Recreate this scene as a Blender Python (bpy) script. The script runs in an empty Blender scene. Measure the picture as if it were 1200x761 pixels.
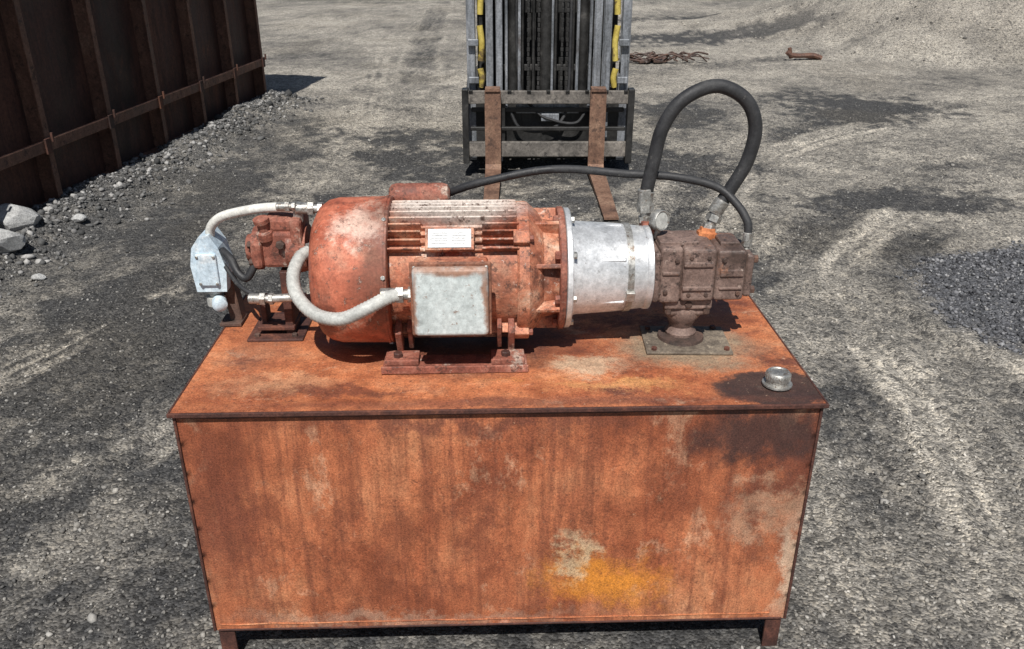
import bpy, bmesh, math, random
import numpy as np
from mathutils import Vector, Matrix, Euler
R=math.radians
random.seed(4); rng=np.random.default_rng(7)
scene=bpy.context.scene

# ------------------------------------------------------------------ materials
def nt_new(name):
    m=bpy.data.materials.new(name); m.use_nodes=True
    nt=m.node_tree
    b=nt.nodes['Principled BSDF']
    return m,nt,b
def ramp(nt,fac,cols):
    r=nt.nodes.new('ShaderNodeValToRGB'); e=r.color_ramp.elements
    while len(e)<len(cols): e.new(0.5)
    for i,(p,c) in enumerate(cols):
        e[i].position=p; e[i].color=(c[0],c[1],c[2],1)
    nt.links.new(fac,r.inputs[0]); return r.outputs[0]
def noise(nt,vec,scale,detail=6,rough=.6,dist=0.):
    n=nt.nodes.new('ShaderNodeTexNoise'); n.inputs['Scale'].default_value=scale
    n.inputs['Detail'].default_value=detail; n.inputs['Roughness'].default_value=rough
    n.inputs['Distortion'].default_value=dist
    nt.links.new(vec,n.inputs['Vector']); return n
def mix(nt,fac,a,b,mode='MIX'):
    n=nt.nodes.new('ShaderNodeMix'); n.data_type='RGBA'; n.blend_type=mode
    for s,v in ((n.inputs[0],fac),(n.inputs[6],a),(n.inputs[7],b)):
        if hasattr(v,'links'): nt.links.new(v,s)
        elif isinstance(v,(int,float)): s.default_value=v
        else: s.default_value=(v[0],v[1],v[2],1)
    return n.outputs[2]
def mrange(nt,v,a,b,c=0.,d=1.,smooth=True):
    n=nt.nodes.new('ShaderNodeMapRange'); n.interpolation_type='SMOOTHSTEP' if smooth else 'LINEAR'
    nt.links.new(v,n.inputs[0])
    for i,x in enumerate((a,b,c,d)): n.inputs[i+1].default_value=x
    return n.outputs[0]
def vmath(nt,op,a,b):
    n=nt.nodes.new('ShaderNodeVectorMath'); n.operation=op
    for s,v in ((n.inputs[0],a),(n.inputs[1],b)):
        if hasattr(v,'links'): nt.links.new(v,s)
        else: s.default_value=v
    return n
def math_(nt,op,a,b):
    n=nt.nodes.new('ShaderNodeMath'); n.operation=op
    for s,v in ((n.inputs[0],a),(n.inputs[1],b)):
        if hasattr(v,'links'): nt.links.new(v,s)
        else: s.default_value=v
    return n.outputs[0]
def greyc(nt,sock,a,b_,lo,hi):
    f=mrange(nt,sock,a,b_,lo,hi,False); c=nt.nodes.new('ShaderNodeCombineColor')
    for k in range(3): nt.links.new(f,c.inputs[k])
    return c.outputs[0]

def weathered(name,cols,scale=8,stretch=(1,1,1),rough=(.55,.9),metal=0.,bump=.25,
              spots=(),grain=160,grainamt=.35,streak=None,bumpd=.002,patch=None,flake=None):
    m,nt,b=nt_new(name)
    tc=nt.nodes.new('ShaderNodeTexCoord').outputs['Object']
    v=vmath(nt,'MULTIPLY',tc,stretch).outputs[0]
    n1=noise(nt,v,scale,7,.68,.2)
    col=ramp(nt,n1.outputs[0],cols)
    if patch:   # (colour, scale, lo, hi, amount)
        for (pc,ps,lo,hi,am) in patch:
            pn=noise(nt,vmath(nt,'ADD',v,(ps*1.3,ps*.7,3.1)).outputs[0],ps,8,.74,.2)
            f=mrange(nt,pn.outputs[0],lo,hi,0,am); col=mix(nt,f,col,pc)
    if streak:
        for fr,lo,hi in ((46,.46,.66),(15,.50,.64)):
            sv=vmath(nt,'MULTIPLY',tc,(fr,fr,fr*.06)).outputs[0]
            sn=noise(nt,sv,1.0,6,.72)
            f=mrange(nt,sn.outputs[0],lo,hi,0,streak[1]); col=mix(nt,f,col,streak[0])
    if spots:
        nd=noise(nt,tc,9,8,.75)
        offs=vmath(nt,'SUBTRACT',nd.outputs['Color'],(.5,.5,.5)).outputs[0]
    for sp in spots:
        (c,rad,sc,amt,warp)=sp[:5]; inner=sp[5] if len(sp)>5 else .5
        w=vmath(nt,'MULTIPLY',offs,(warp,warp,warp)).outputs[0]
        p=vmath(nt,'ADD',tc,w).outputs[0]
        p=vmath(nt,'SUBTRACT',p,c).outputs[0]
        p=vmath(nt,'DIVIDE',p,rad).outputs[0]
        L=vmath(nt,'LENGTH',p,(0,0,0)).outputs['Value']
        f=mrange(nt,L,1.05,inner,0,amt); col=mix(nt,f,col,sc)
    if flake:
        for (fc,fs,lo,hi,am) in flake:
            fn=noise(nt,vmath(nt,'ADD',tc,(fs*.37,1.7,fs*.11)).outputs[0],fs,7,.8)
            f=mrange(nt,fn.outputs[0],lo,hi,0,am); col=mix(nt,f,col,fc)
    g=noise(nt,tc,grain,3,.8)
    col=mix(nt,1.,col,greyc(nt,g.outputs[0],.3,.7,1-grainamt,1+grainamt),'MULTIPLY')
    g2=noise(nt,v,scale*6,6,.75)
    col=mix(nt,1.,col,greyc(nt,g2.outputs[0],.3,.7,.72,1.28),'MULTIPLY')
    nt.links.new(col,b.inputs['Base Color'])
    nt.links.new(mrange(nt,n1.outputs[0],.3,.7,rough[0],rough[1]),b.inputs['Roughness'])
    b.inputs['Metallic'].default_value=metal
    hsum=math_(nt,'ADD',g.outputs[0],math_(nt,'MULTIPLY',g2.outputs[0],2.0))
    bp=nt.nodes.new('ShaderNodeBump'); bp.inputs['Strength'].default_value=bump
    bp.inputs['Distance'].default_value=bumpd
    nt.links.new(hsum,bp.inputs['Height']); nt.links.new(bp.outputs[0],b.inputs['Normal'])
    return m

# ------------------------------------------------------------------ mesh helpers
def empty(name,loc=(0,0,0),rz=0):
    o=bpy.data.objects.new(name,None); o.empty_display_size=.1
    o.location=loc; o.rotation_euler=(0,0,rz); scene.collection.objects.link(o); return o
def fin(name,bm,mat,parent=None,smooth=False,bev=0,segs=2):
    if bev>0:
        ed=[e for e in bm.edges if len(e.link_faces)==2 and e.calc_face_angle(0)>R(40)]
        bmesh.ops.bevel(bm,geom=ed,offset=bev,segments=segs,affect='EDGES',profile=.5,clamp_overlap=True)
    bmesh.ops.recalc_face_normals(bm,faces=bm.faces)
    me=bpy.data.meshes.new(name); bm.to_mesh(me); bm.free()
    if smooth:
        me.shade_smooth(); me.set_sharp_from_angle(angle=R(38))
    me.materials.append(mat)
    o=bpy.data.objects.new(name,me); scene.collection.objects.link(o)
    if parent: o.parent=parent
    return o
def bm_box(bm,c,s,rot=None):
    M=Matrix.Translation(c)
    if rot is not None: M=M@Euler(rot).to_matrix().to_4x4()
    M=M@Matrix.Diagonal((s[0],s[1],s[2],1))
    bmesh.ops.create_cube(bm,size=1,matrix=M)
def box(name,c,s,mat,parent=None,bev=.003,rot=None,segs=2):
    bm=bmesh.new(); bm_box(bm,c,s,rot); return fin(name,bm,mat,parent,False,bev,segs)
def boxes(name,lst,mat,parent=None,bev=.003,segs=2):
    bm=bmesh.new()
    for l in lst: bm_box(bm,l[0],l[1],l[2] if len(l)>2 else None)
    return fin(name,bm,mat,parent,False,bev,segs)
def bm_lathe(bm,o,d,prof,seg=40,phase=0):
    d=Vector(d).normalized(); o=Vector(o)
    up=Vector((0,0,1)) if abs(d.z)<.9 else Vector((1,0,0))
    a=d.cross(up).normalized(); b=d.cross(a).normalized()
    rings=[]
    for t,r in prof:
        if r<1e-6: rings.append([bm.verts.new(o+d*t)])
        else: rings.append([bm.verts.new(o+d*t+(a*math.cos(2*math.pi*i/seg+phase)+b*math.sin(2*math.pi*i/seg+phase))*r) for i in range(seg)])
    for A,B in zip(rings,rings[1:]):
        if len(A)==1 and len(B)==1: continue
        for i in range(seg):
            j=(i+1)%seg
            if len(A)==1: bm.faces.new((A[0],B[i],B[j]))
            elif len(B)==1: bm.faces.new((A[i],A[j],B[0]))
            else: bm.faces.new((A[i],A[j],B[j],B[i]))
def lathe(name,o,d,prof,mat,parent=None,seg=40,bev=0,phase=0):
    bm=bmesh.new(); bm_lathe(bm,o,d,prof,seg,phase); return fin(name,bm,mat,parent,True,bev)
def bm_cyl(bm,p0,p1,r,r1=None,seg=20):
    p0=Vector(p0);p1=Vector(p1);L=(p1-p0).length; r1=r if r1 is None else r1
    bm_lathe(bm,p0,p1-p0,[(0,0),(0,r),(L,r1),(L,0)],seg)
def cyl(name,p0,p1,r,mat,parent=None,r1=None,seg=24,bev=0):
    bm=bmesh.new(); bm_cyl(bm,p0,p1,r,r1,seg); return fin(name,bm,mat,parent,True,bev)
def catmull(pts,n=10):
    P=[Vector(p) for p in pts]; P=[2*P[0]-P[1]]+P+[2*P[-1]-P[-2]]; out=[]
    for i in range(1,len(P)-2):
        for k in range(n):
            t=k/n; a,b,c,d=P[i-1],P[i],P[i+1],P[i+2]
            out.append(.5*((2*b)+(c-a)*t+(2*a-5*b+4*c-d)*t*t+(-a+3*b-3*c+d)*t**3))
    out.append(P[-2]); return out
def bm_tube(bm,pts,r,seg=14,n=10,rib=0,raw=False):
    C=pts if raw else catmull(pts,n)
    C=[Vector(c) for c in C]
    if rib:
        L=0; acc=[0]
        for a,b in zip(C,C[1:]): L+=(b-a).length; acc.append(L)
        N=int(L/rib); out=[]; j=0
        for k in range(N+1):
            s=L*k/N
            while j<len(acc)-2 and acc[j+1]<s: j+=1
            t=(s-acc[j])/max(1e-9,acc[j+1]-acc[j]); out.append(C[j].lerp(C[j+1],min(1,t)))
        C=out
    rings=[]; prev=None
    for i,c in enumerate(C):
        d=(C[min(i+1,len(C)-1)]-C[max(i-1,0)]).normalized()
        if prev is None:
            up=Vector((0,0,1)) if abs(d.z)<.9 else Vector((0,1,0)); a=d.cross(up).normalized()
        else: a=(prev-d*prev.dot(d)).normalized()
        prev=a; b=d.cross(a)
        rr=r*(1+(.10 if (rib and i%2) else 0))
        rings.append([bm.verts.new(c+(a*math.cos(2*math.pi*k/seg)+b*math.sin(2*math.pi*k/seg))*rr) for k in range(seg)])
    for A,B in zip(rings,rings[1:]):
        for i in range(seg):
            j=(i+1)%seg; bm.faces.new((A[i],A[j],B[j],B[i]))
    bm.faces.new(rings[0]); bm.faces.new(rings[-1][::-1])
def tube(name,pts,r,mat,parent=None,seg=14,n=10,rib=0):
    bm=bmesh.new(); bm_tube(bm,pts,r,seg,n,rib)
    bmesh.ops.recalc_face_normals(bm,faces=bm.faces)
    me=bpy.data.meshes.new(name); bm.to_mesh(me); bm.free(); me.shade_smooth(); me.materials.append(mat)
    o=bpy.data.objects.new(name,me); scene.collection.objects.link(o)
    if parent: o.parent=parent
    return o
def hexes(name,lst,mat,parent):   # (p,dir,r,h)
    bm=bmesh.new()
    for p,d,r,h in lst: bm_lathe(bm,p,d,[(0,0),(0,r),(h*.85,r),(h,r*.8),(h,0)],6,random.random())
    return fin(name,bm,mat,parent,False,0)

# ------------------------------------------------------------------ numpy noise
def h2(xi,yi,s):
    n=(xi*374761393+yi*668265263+s*144269504)&0x7fffffff
    n=((n^(n>>13))*1274126177)&0x7fffffff
    n=((n^(n>>15))*2246822519)&0x7fffffff
    return (n^(n>>14))/float(0x7fffffff)
def vn(x,y,s=0):
    xi=np.floor(x).astype(np.int64); yi=np.floor(y).astype(np.int64)
    fx=x-xi; fy=y-yi; fx=fx*fx*(3-2*fx); fy=fy*fy*(3-2*fy)
    a=h2(xi,yi,s);b=h2(xi+1,yi,s);c=h2(xi,yi+1,s);d=h2(xi+1,yi+1,s)
    return (a*(1-fx)+b*fx)*(1-fy)+(c*(1-fx)+d*fx)*fy
def fbm(x,y,s=0,o=4,g=.5):
    t=0;a=1;n=0
    for i in range(o):
        c_,s_=math.cos(.6*i),math.sin(.6*i)
        t=t+a*vn((x*c_-y*s_)*2**i+i*17.3,(x*s_+y*c_)*2**i+i*9.1,s+i); n+=a; a*=g
    return t/n
def sst(a,b,x):
    t=np.clip((x-a)/(b-a),0,1); return t*t*(3-2*t)
def polydist(x,y,pts):
    P=np.array([tuple(p)[:2] for p in catmull([(a,b,0) for a,b in pts],6)])
    best=np.full(x.shape,1e9); side=np.zeros(x.shape); acc=0; along=np.zeros(x.shape)
    for (a,b) in zip(P,P[1:]):
        d=b-a; L=np.hypot(*d)
        t=np.clip(((x-a[0])*d[0]+(y-a[1])*d[1])/(L*L),0,1)
        dx=x-a[0]-t*d[0]; dy=y-a[1]-t*d[1]; q=np.hypot(dx,dy)
        m=q<best; best=np.where(m,q,best)
        side=np.where(m,np.sign(d[0]*dy-d[1]*dx)*q,side); along=np.where(m,acc+t*L,along)
        acc+=L
    return best,side,along
TR=[ # tyre tracks (points, half width, depth, tone)
 ([(-2.6,-.4),(-1.85,.81),(-1.42,1.92),(-1.2,3.9),(-1.05,6.8),(-1.5,13.9),(-2,25)],.24,.014,-.34),
 ([(-3.1,.4),(-2.35,1.3),(-1.85,2.4),(-1.6,4.0),(-1.5,6.6),(-2.0,12)],.12,.006,.28),
 ([(-1.75,-1.0),(-1.5,.08),(-1.3,.9),(-.95,2.5),(-.5,4.2),(0,8),(-.4,15)],.15,.010,.32),
 ([(-1.15,-1.2),(-1.05,.3),(-.95,1.2),(-.7,2.6)],.12,.010,-.25),
 ([(1.0,-1.2),(1.22,.15),(1.40,1.15),(1.42,1.92),(1.58,2.8),(2.08,3.7),(3.1,4.8),(4.6,5.8),(9,8)],.17,.016,-.38),
 ([(1.25,-1.2),(1.47,.15),(1.65,1.15),(1.70,1.92),(1.85,2.8),(2.30,3.45),(3.2,4.4),(4.8,5.3),(9,7.3)],.10,.004,.28),
 ([(1.75,-1.2),(1.95,.2),(2.1,1.2),(2.05,1.9),(2.12,2.6),(2.6,3.4),(3.5,4.0),(5,4.6),(9,5.8)],.15,.014,-.32),
 ([(.9,3.2),(1.4,4.6),(2.2,6.1),(3.6,7.3),(6,8.5)],.19,.012,-.35),
 ([(1.3,3.4),(2.0,5.0),(3.0,6.3),(4.6,7.2),(8,8.6)],.11,.006,.26),
 ([(-.6,6.5),(.2,8.5),(2,10.4),(5,12.2),(9,13.8)],.26,.012,-.22),
]
def ground(x,y):
    z=(fbm(x*.35,y*.35,1,3)-.5)*.10*sst(1.2,4,np.hypot(x,(y-.3)))
    near=np.exp(-((x/9)**2+((y-3)/12)**2))
    z=z+(fbm(x*4,y*4,11,4,.6)-.5)*.034*(.25+.75*near)
    z=z+(fbm(x*22,y*22,31,2)-.5)*.014*near
    tone=np.zeros(x.shape)
    for ti,(pts,w,dep,tn) in enumerate(TR):
        d,sd,al=polydist(x,y,pts)
        wob=w*(.75+.6*fbm(x*3,y*3,77,3))
        m=1-sst(wob*.5,wob*1.15,d); rim=np.exp(-((d-wob*1.15)/.045)**2)
        tread=((al/.085+np.abs(sd)*8)%1)<.45
        fade=.20+.80*sst(.35,.6,fbm(x*.9+3,y*.9,55,3))
        st=fbm(sd*26+ti*5,al*1.1,201+ti,4,.6); st2=sst(.35,.65,st)
        wide=1-sst(w*.8,w*2.6,d)
        z=z-m*dep*fade+rim*dep*.9*fade+m*tread*.011*fade*(tn<0)-wide*(st2-.5)*.008
        tone=tone+m*tn*fade*(.35+1.1*st2)+wide*(st-.5)*.85*fade+rim*.10*fade-m*tread*.14*fade*(tn<0)
    d,sd,al=polydist(x,y,[(-3.35,1.0),(-3.08,3.0),(-2.84,5.0),(-2.62,7.4),(-2.6,8.3)])
    bm_=np.exp(-(d/.25)**2)
    z=z+bm_*(.06+.15*fbm(x*3.2,y*3.2,91,3))*(1-sst(7.8,8.4,y))
    berm=np.exp(-(d/.50)**2)*(1-sst(8.0,8.8,y))
    q=np.hypot((x-3.32)/1.15,(y-2.35)/1.0)+(fbm(x*2,y*2,5,3)-.5)*.28
    mound=1-sst(.1,1.02,q); z=z+mound*.17+mound*(fbm(x*9,y*9,66,3)-.5)*.06
    dm=1-sst(.84,1.10,q+(fbm(x*14,y*14,8,2)-.5)*.2)
    lip=np.exp(-((q-1.1)/.07)**2); z=z+lip*.03
    q2=np.hypot((x-11.5)/8.2,(y-15.5)/6.3)+(fbm(x*.6,y*.6,15,3)-.5)*.18
    heap=1-sst(.05,1.05,q2); z=z+heap*2.6+heap*(fbm(x*2,y*2,25,4)-.5)*.22
    z=z+1.6*np.exp(-((x-2)/60)**2)*sst(40,120,y)
    flat=(1-sst(.0,.5,np.maximum(np.abs(x)-.85,0)))*(1-sst(0,.5,np.maximum(np.abs(y-.35)-.45,0)))
    z=z*(1-flat*.8)
    return z,tone,berm,dm,heap

def ground_col(x,y,tone,berm,dm,heap):
    big=fbm(x*.5+4,y*.5,41,4,.6); mid=fbm(x*2.3,y*2.3,42,5,.7); fine=fbm(x*11,y*11,44,3,.65)
    light=np.array([.40,.368,.318]); dark=np.array([.056,.056,.057]); dirt=np.array([.20,.18,.15])
    right=sst(-.1,1.5,x+(big-.5)*1.6)
    far=sst(4.0,8.0,y+(mid-.5)*2)
    base=.22+.36*right+.36*far*(1-right*.8)+(big-.5)*.9+(mid-.5)*.95+(fine-.5)*.6+tone
    for cx,cy,rx,ry,am in ((3.9,7.8,1.0,.9,.75),(4.0,14.5,3.4,.8,.85),(4.5,18.5,4.2,.7,.6),(3.0,4.3,1.0,.35,.5),
                           (.35,5.4,1.5,.7,.85),(-.9,6.4,.9,.5,.55),(-1.7,2.1,.7,.9,.45),(-2.2,.7,.9,.7,.25),(-2.1,5.6,.5,1.8,.3),(1.6,7.5,.6,.8,.4),  # first entry here paints the forklift's shadow into the ground colour
                           (1.15,3.2,.45,.8,.45),(-1.3,9.5,.6,1.2,.25),(-.2,4.0,1.2,.8,.3)):
        q=np.hypot((x-cx)/rx,(y-cy)/ry)+(mid-.5)*1.5+(fine-.5)*.9
        base=base-am*(1-sst(.35,1.2,q))
    t=np.clip(base,.02,1)[:,None]
    c=dark*(1-t)+light*t
    w=sst(.5,.75,fbm(x*1.1+9,y*1.1,47,3))[:,None]*.35
    c=c*(1-w)+(dirt*(.5+t))*w
    c=c*(1-berm[:,None]*.6)+np.array([.105,.104,.102])*berm[:,None]*.6
    c=c*(1-dm[:,None])+np.array([.10,.102,.11])*dm[:,None]
    hp=np.clip(heap*3,0,1)[:,None]*.8
    c=c*(1-hp)+np.array([.29,.265,.23])*(.7+.6*mid[:,None])*hp
    return c

def axis(lo,hi,step,g1,g2,ext1,ext2):
    mid=list(np.arange(lo,hi,step)); a=[];s=step;p=lo
    while p>-ext1: s*=g1;p-=s;a.append(p)
    b=[];s=step;p=mid[-1]
    while p<ext2: s*=g2;p+=s;b.append(p)
    return np.array(a[::-1]+mid+b)
xs=axis(-4.2,5.2,.021,1.07,1.05,300,300); ys=axis(-1.0,6.5,.021,1.15,1.02,300,400)
X,Y=np.meshgrid(xs,ys); x=X.ravel();y=Y.ravel()
z,tone,berm,dm,heap=ground(x,y); col=ground_col(x,y,tone,berm,dm,heap)
nx,ny=len(xs),len(ys)
me=bpy.data.meshes.new('ground'); me.vertices.add(nx*ny)
me.vertices.foreach_set('co',np.stack([x,y,z],1).astype(np.float32).ravel())
i=np.arange(nx*ny).reshape(ny,nx)
q=np.stack([i[:-1,:-1],i[:-1,1:],i[1:,1:],i[1:,:-1]],-1).reshape(-1,4)
me.loops.add(q.size); me.loops.foreach_set('vertex_index',q.ravel().astype(np.int32))
me.polygons.add(len(q)); me.polygons.foreach_set('loop_start',(np.arange(len(q))*4).astype(np.int32))
me.update(calc_edges=True); me.shade_smooth()
ca=me.color_attributes.new('Tone','FLOAT_COLOR','POINT')
ca.data.foreach_set('color',np.concatenate([col,np.ones((len(col),1))],1).astype(np.float32).ravel())
g=bpy.data.objects.new('ground',me); scene.collection.objects.link(g)
m,nt,b=nt_new('gravel_ground')
tc=nt.nodes.new('ShaderNodeTexCoord').outputs['Object']
at=nt.nodes.new('ShaderNodeVertexColor'); at.layer_name='Tone'
col_=at.outputs[0]
def vor(scale):
    n=nt.nodes.new('ShaderNodeTexVoronoi'); n.inputs['Scale'].default_value=scale; nt.links.new(tc,n.inputs['Vector']); return n
def grey(sock,a,b_,lo=0.,hi=1.): return greyc(nt,sock,a,b_,lo,hi)
v1=vor(115); v2=vor(48)
s1=nt.nodes.new('ShaderNodeSeparateColor'); nt.links.new(v1.outputs['Color'],s1.inputs[0])
s2=nt.nodes.new('ShaderNodeSeparateColor'); nt.links.new(v2.outputs['Color'],s2.inputs[0])
col_=mix(nt,1.,col_,grey(s1.outputs[0],0,1,.45,1.6),'MULTIPLY')
f=mrange(nt,s1.outputs[1],.86,.90,0,.75); col_=mix(nt,f,col_,mix(nt,1.,at.outputs[0],(2.2,2.15,2.05),'MULTIPLY'))
f=mrange(nt,s2.outputs[1],.86,.9,0,.5); col_=mix(nt,f,col_,mix(nt,1.,at.outputs[0],(2.0,1.95,1.85),'MULTIPLY'))
f=mrange(nt,s2.outputs[0],.84,.9,0,.6); col_=mix(nt,f,col_,(.035,.035,.037))
n=noise(nt,tc,14,8,.8); col_=mix(nt,1.,col_,grey(n.outputs[0],.3,.7,.68,1.32),'MULTIPLY')
nt.links.new(col_,b.inputs['Base Color']); b.inputs['Roughness'].default_value=.93
b.inputs['Specular IOR Level'].default_value=.25
hh=math_(nt,'ADD',math_(nt,'MULTIPLY',v1.outputs['Distance'],-1.0),math_(nt,'MULTIPLY',v2.outputs['Distance'],-.9))
hh=math_(nt,'ADD',hh,math_(nt,'MULTIPLY',n.outputs[0],2.0))
bp=nt.nodes.new('ShaderNodeBump'); bp.inputs['Strength'].default_value=.85; bp.inputs['Distance'].default_value=.010
nt.links.new(hh,bp.inputs['Height']); nt.links.new(bp.outputs[0],b.inputs['Normal'])
me.materials.append(m)

# --- stones (one mesh each mass)
t_=(1+5**.5)/2
ICO=np.array([(-1,t_,0),(1,t_,0),(-1,-t_,0),(1,-t_,0),(0,-1,t_),(0,1,t_),(0,-1,-t_),(0,1,-t_),(t_,0,-1),(t_,0,1),(-t_,0,-1),(-t_,0,1)])/1.9
IF=np.array([(0,11,5),(0,5,1),(0,1,7),(0,7,10),(0,10,11),(1,5,9),(5,11,4),(11,10,2),(10,7,6),(7,1,8),(3,9,4),(3,4,2),(3,2,6),(3,6,8),(3,8,9),(4,9,5),(2,4,11),(6,2,10),(8,6,7),(9,8,1)])
def stones(name,px,py,size,mat,sink=.3,zoff=0):
    N=len(px); gd_=ground(px,py); pz=gd_[0]
    V=ICO[None]*(1+rng.uniform(-.34,.34,(N,12,1)))
    V=V*rng.uniform(.5,1.2,(N,1,3))*np.array([1,1,.75])
    a=rng.uniform(0,6.28,N); tl=rng.uniform(-.6,.6,N)
    ca,sa,ct,st=np.cos(a),np.sin(a),np.cos(tl),np.sin(tl)
    xx,yy,zz=V[...,0],V[...,1],V[...,2]
    y2=yy*ct[:,None]-zz*st[:,None]; z2=yy*st[:,None]+zz*ct[:,None]
    x3=xx*ca[:,None]-y2*sa[:,None]; y3=xx*sa[:,None]+y2*ca[:,None]
    P=np.stack([x3,y3,z2],-1)*size[:,None,None]+np.stack([px,py,pz+size*sink+zoff],-1)[:,None,:]
    F=(IF[None]+np.arange(N)[:,None,None]*12).reshape(-1,3)
    me=bpy.data.meshes.new(name); me.vertices.add(N*12); me.vertices.foreach_set('co',P.astype(np.float32).ravel())
    me.loops.add(F.size); me.loops.foreach_set('vertex_index',F.ravel().astype(np.int32))
    me.polygons.add(len(F)); me.polygons.foreach_set('loop_start',(np.arange(len(F))*3).astype(np.int32))
    me.update(calc_edges=True); me.materials.append(mat)
    c=ground_col(px,py,*gd_[1:]); c=np.repeat(c,12,0)
    ca_=me.color_attributes.new('Tone','FLOAT_COLOR','POINT')
    ca_.data.foreach_set('color',np.concatenate([c,np.ones((len(c),1))],1).astype(np.float32).ravel())
    o=bpy.data.objects.new(name,me); scene.collection.objects.link(o); return o
def stone_mat(name,cols,soil=0.):
    m,nt,b=nt_new(name)
    gi=nt.nodes.new('ShaderNodeNewGeometry').outputs['Random Per Island']
    c=ramp(nt,gi,cols)
    if soil>0:
        at=nt.nodes.new('ShaderNodeVertexColor'); at.layer_name='Tone'
        s=mix(nt,1.,at.outputs[0],greyc(nt,gi,0,1,.5,1.9),'MULTIPLY'); c=mix(nt,soil,c,s)
    tc=nt.nodes.new('ShaderNodeTexCoord').outputs['Object']
    n=noise(nt,tc,90,3,.7)
    nt.links.new(mix(nt,1.,c,greyc(nt,n.outputs[0],.3,.7,.7,1.3),'MULTIPLY'),b.inputs['Base Color']); b.inputs['Roughness'].default_value=.9
    return m
SM=stone_mat('pebble_mix',[(0,(.04,.04,.043)),(.3,(.12,.118,.115)),(.6,(.23,.218,.195)),(.85,(.36,.34,.305)),(1,(.56,.54,.50))],.55)
SD=stone_mat('dark_chippings',[(0,(.03,.03,.034)),(.5,(.11,.113,.122)),(.85,(.19,.19,.20)),(1,(.32,.32,.32))])
SB=stone_mat('rubble_stone',[(0,(.04,.04,.04)),(.5,(.11,.11,.108)),(.8,(.20,.195,.19)),(1,(.40,.39,.375))])
N=85000
u=rng.random(N); yy=-1.1+ (u**1.7)*9.5; hw=1.9+ (yy+1.1)*.62
xx=rng.uniform(-1,1,N)*hw
den=fbm(xx*1.3,yy*1.3,99,3); keep=rng.random(N)<sst(.2,.65,den)*.85+.15
sz=.003+.0065*rng.random(N)**2.5+(rng.random(N)>.992)*rng.uniform(.003,.012,N)
ins=(np.abs(xx)<.74)&(yy>.03)&(yy<.68)
keep&=~ins
stones('gravel',xx[keep],yy[keep],sz[keep],SM,.25)
N=9500; tt=rng.random(N); bx=-3.32+tt*.72+rng.normal(0,.22,N); by=1.2+tt*7.0+rng.normal(0,.1,N)
sz=.006+.019*rng.random(N)**3+(rng.random(N)>.985)*rng.uniform(.008,.03,N)
stones('rubble_berm',bx,by,sz,SB,.3)
N=9000; rr=np.sqrt(rng.random(N)); aa=rng.uniform(0,6.28,N)
px=3.32+1.22*rr*np.cos(aa); py=2.35+1.05*rr*np.sin(aa); _,_,_,d_,_=ground(px,py); k=(d_>rng.uniform(.1,.7,N))&(px<3.9)
stones('gravel_pile',px[k],py[k],(.004+.011*rng.random(N)**2)[k],SD,.3)
N=3000; px=rng.uniform(3.5,13,N); py=rng.uniform(9,17,N); h_=ground(px,py)[4]; k=h_>.02
stones('gravel_heap',px[k],py[k],(.008+.02*rng.random(N)**4)[k],SM,.3)
RM=weathered('pale_rock',[(.3,(.28,.28,.28)),(.6,(.52,.52,.51))],14,bump=.6,bumpd=.01)
for cx,cy,s in ((-3.04,3.32,.14),(-2.95,2.95,.12),(-2.78,3.55,.045),(-2.62,2.7,.035)):
    bm=bmesh.new(); bmesh.ops.create_icosphere(bm,subdivisions=3,radius=s)
    ax=[Vector((random.uniform(-1,1),random.uniform(-1,1),random.uniform(-1,1))).normalized() for _ in range(14)]
    for v in bm.verts:
        for a in ax:
            e=v.co.dot(a)-s*.74
            if e>0: v.co-=a*e
        v.co.z*=.72; v.co.x*=1.2
    bmesh.ops.translate(bm,verts=bm.verts,vec=(cx,cy,float(ground(np.array([cx]),np.array([cy]))[0][0])+s*.35))
    fin('rock',bm,RM)

# ------------------------------------------------------------------ materials for machines
rust_side=weathered('rusty_tank_paint',[(.30,(.14,.040,.019)),(.42,(.31,.088,.038)),(.53,(.45,.145,.062)),(.64,(.54,.215,.10)),(.8,(.60,.33,.19))],
    3.4,(1,1,.7),bump=.35,streak=((.16,.047,.025),.50),grain=230,grainamt=.5,
    patch=[((.11,.035,.023),2.1,.53,.66,.75),((.62,.37,.23),7.5,.57,.67,.5),((.20,.058,.028),9,.54,.62,.55)],
    spots=[((.27,0,.24),(.21,.3,.12),(.68,.25,.030),.85,.40,.2),((.20,0,.33),(.06,.3,.11),(.68,.53,.33),.65,.38,.2),
           ((.62,0,.68),(.24,.3,.12),(.050,.026,.023),.88,.35,.35),((.66,0,.46),(.15,.3,.10),(.56,.37,.24),.45,.55,.1),
           ((.745,0,.28),(.045,.3,.24),(.60,.46,.33),.7,.25,.2),((-.70,0,.45),(.14,.3,.38),(.17,.050,.028),.7,.45,.1),
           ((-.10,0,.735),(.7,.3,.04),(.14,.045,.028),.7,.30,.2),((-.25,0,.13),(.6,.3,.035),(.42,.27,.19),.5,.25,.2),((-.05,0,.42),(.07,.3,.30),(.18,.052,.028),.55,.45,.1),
           ((-.38,0,.25),(.16,.3,.12),(.22,.065,.03),.5,.5,.1),((.40,0,.55),(.12,.3,.16),(.20,.06,.03),.5,.5,.1)],
    flake=[((.11,.036,.022),70,.575,.62,.55),((.68,.42,.26),60,.62,.67,.45)])
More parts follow.
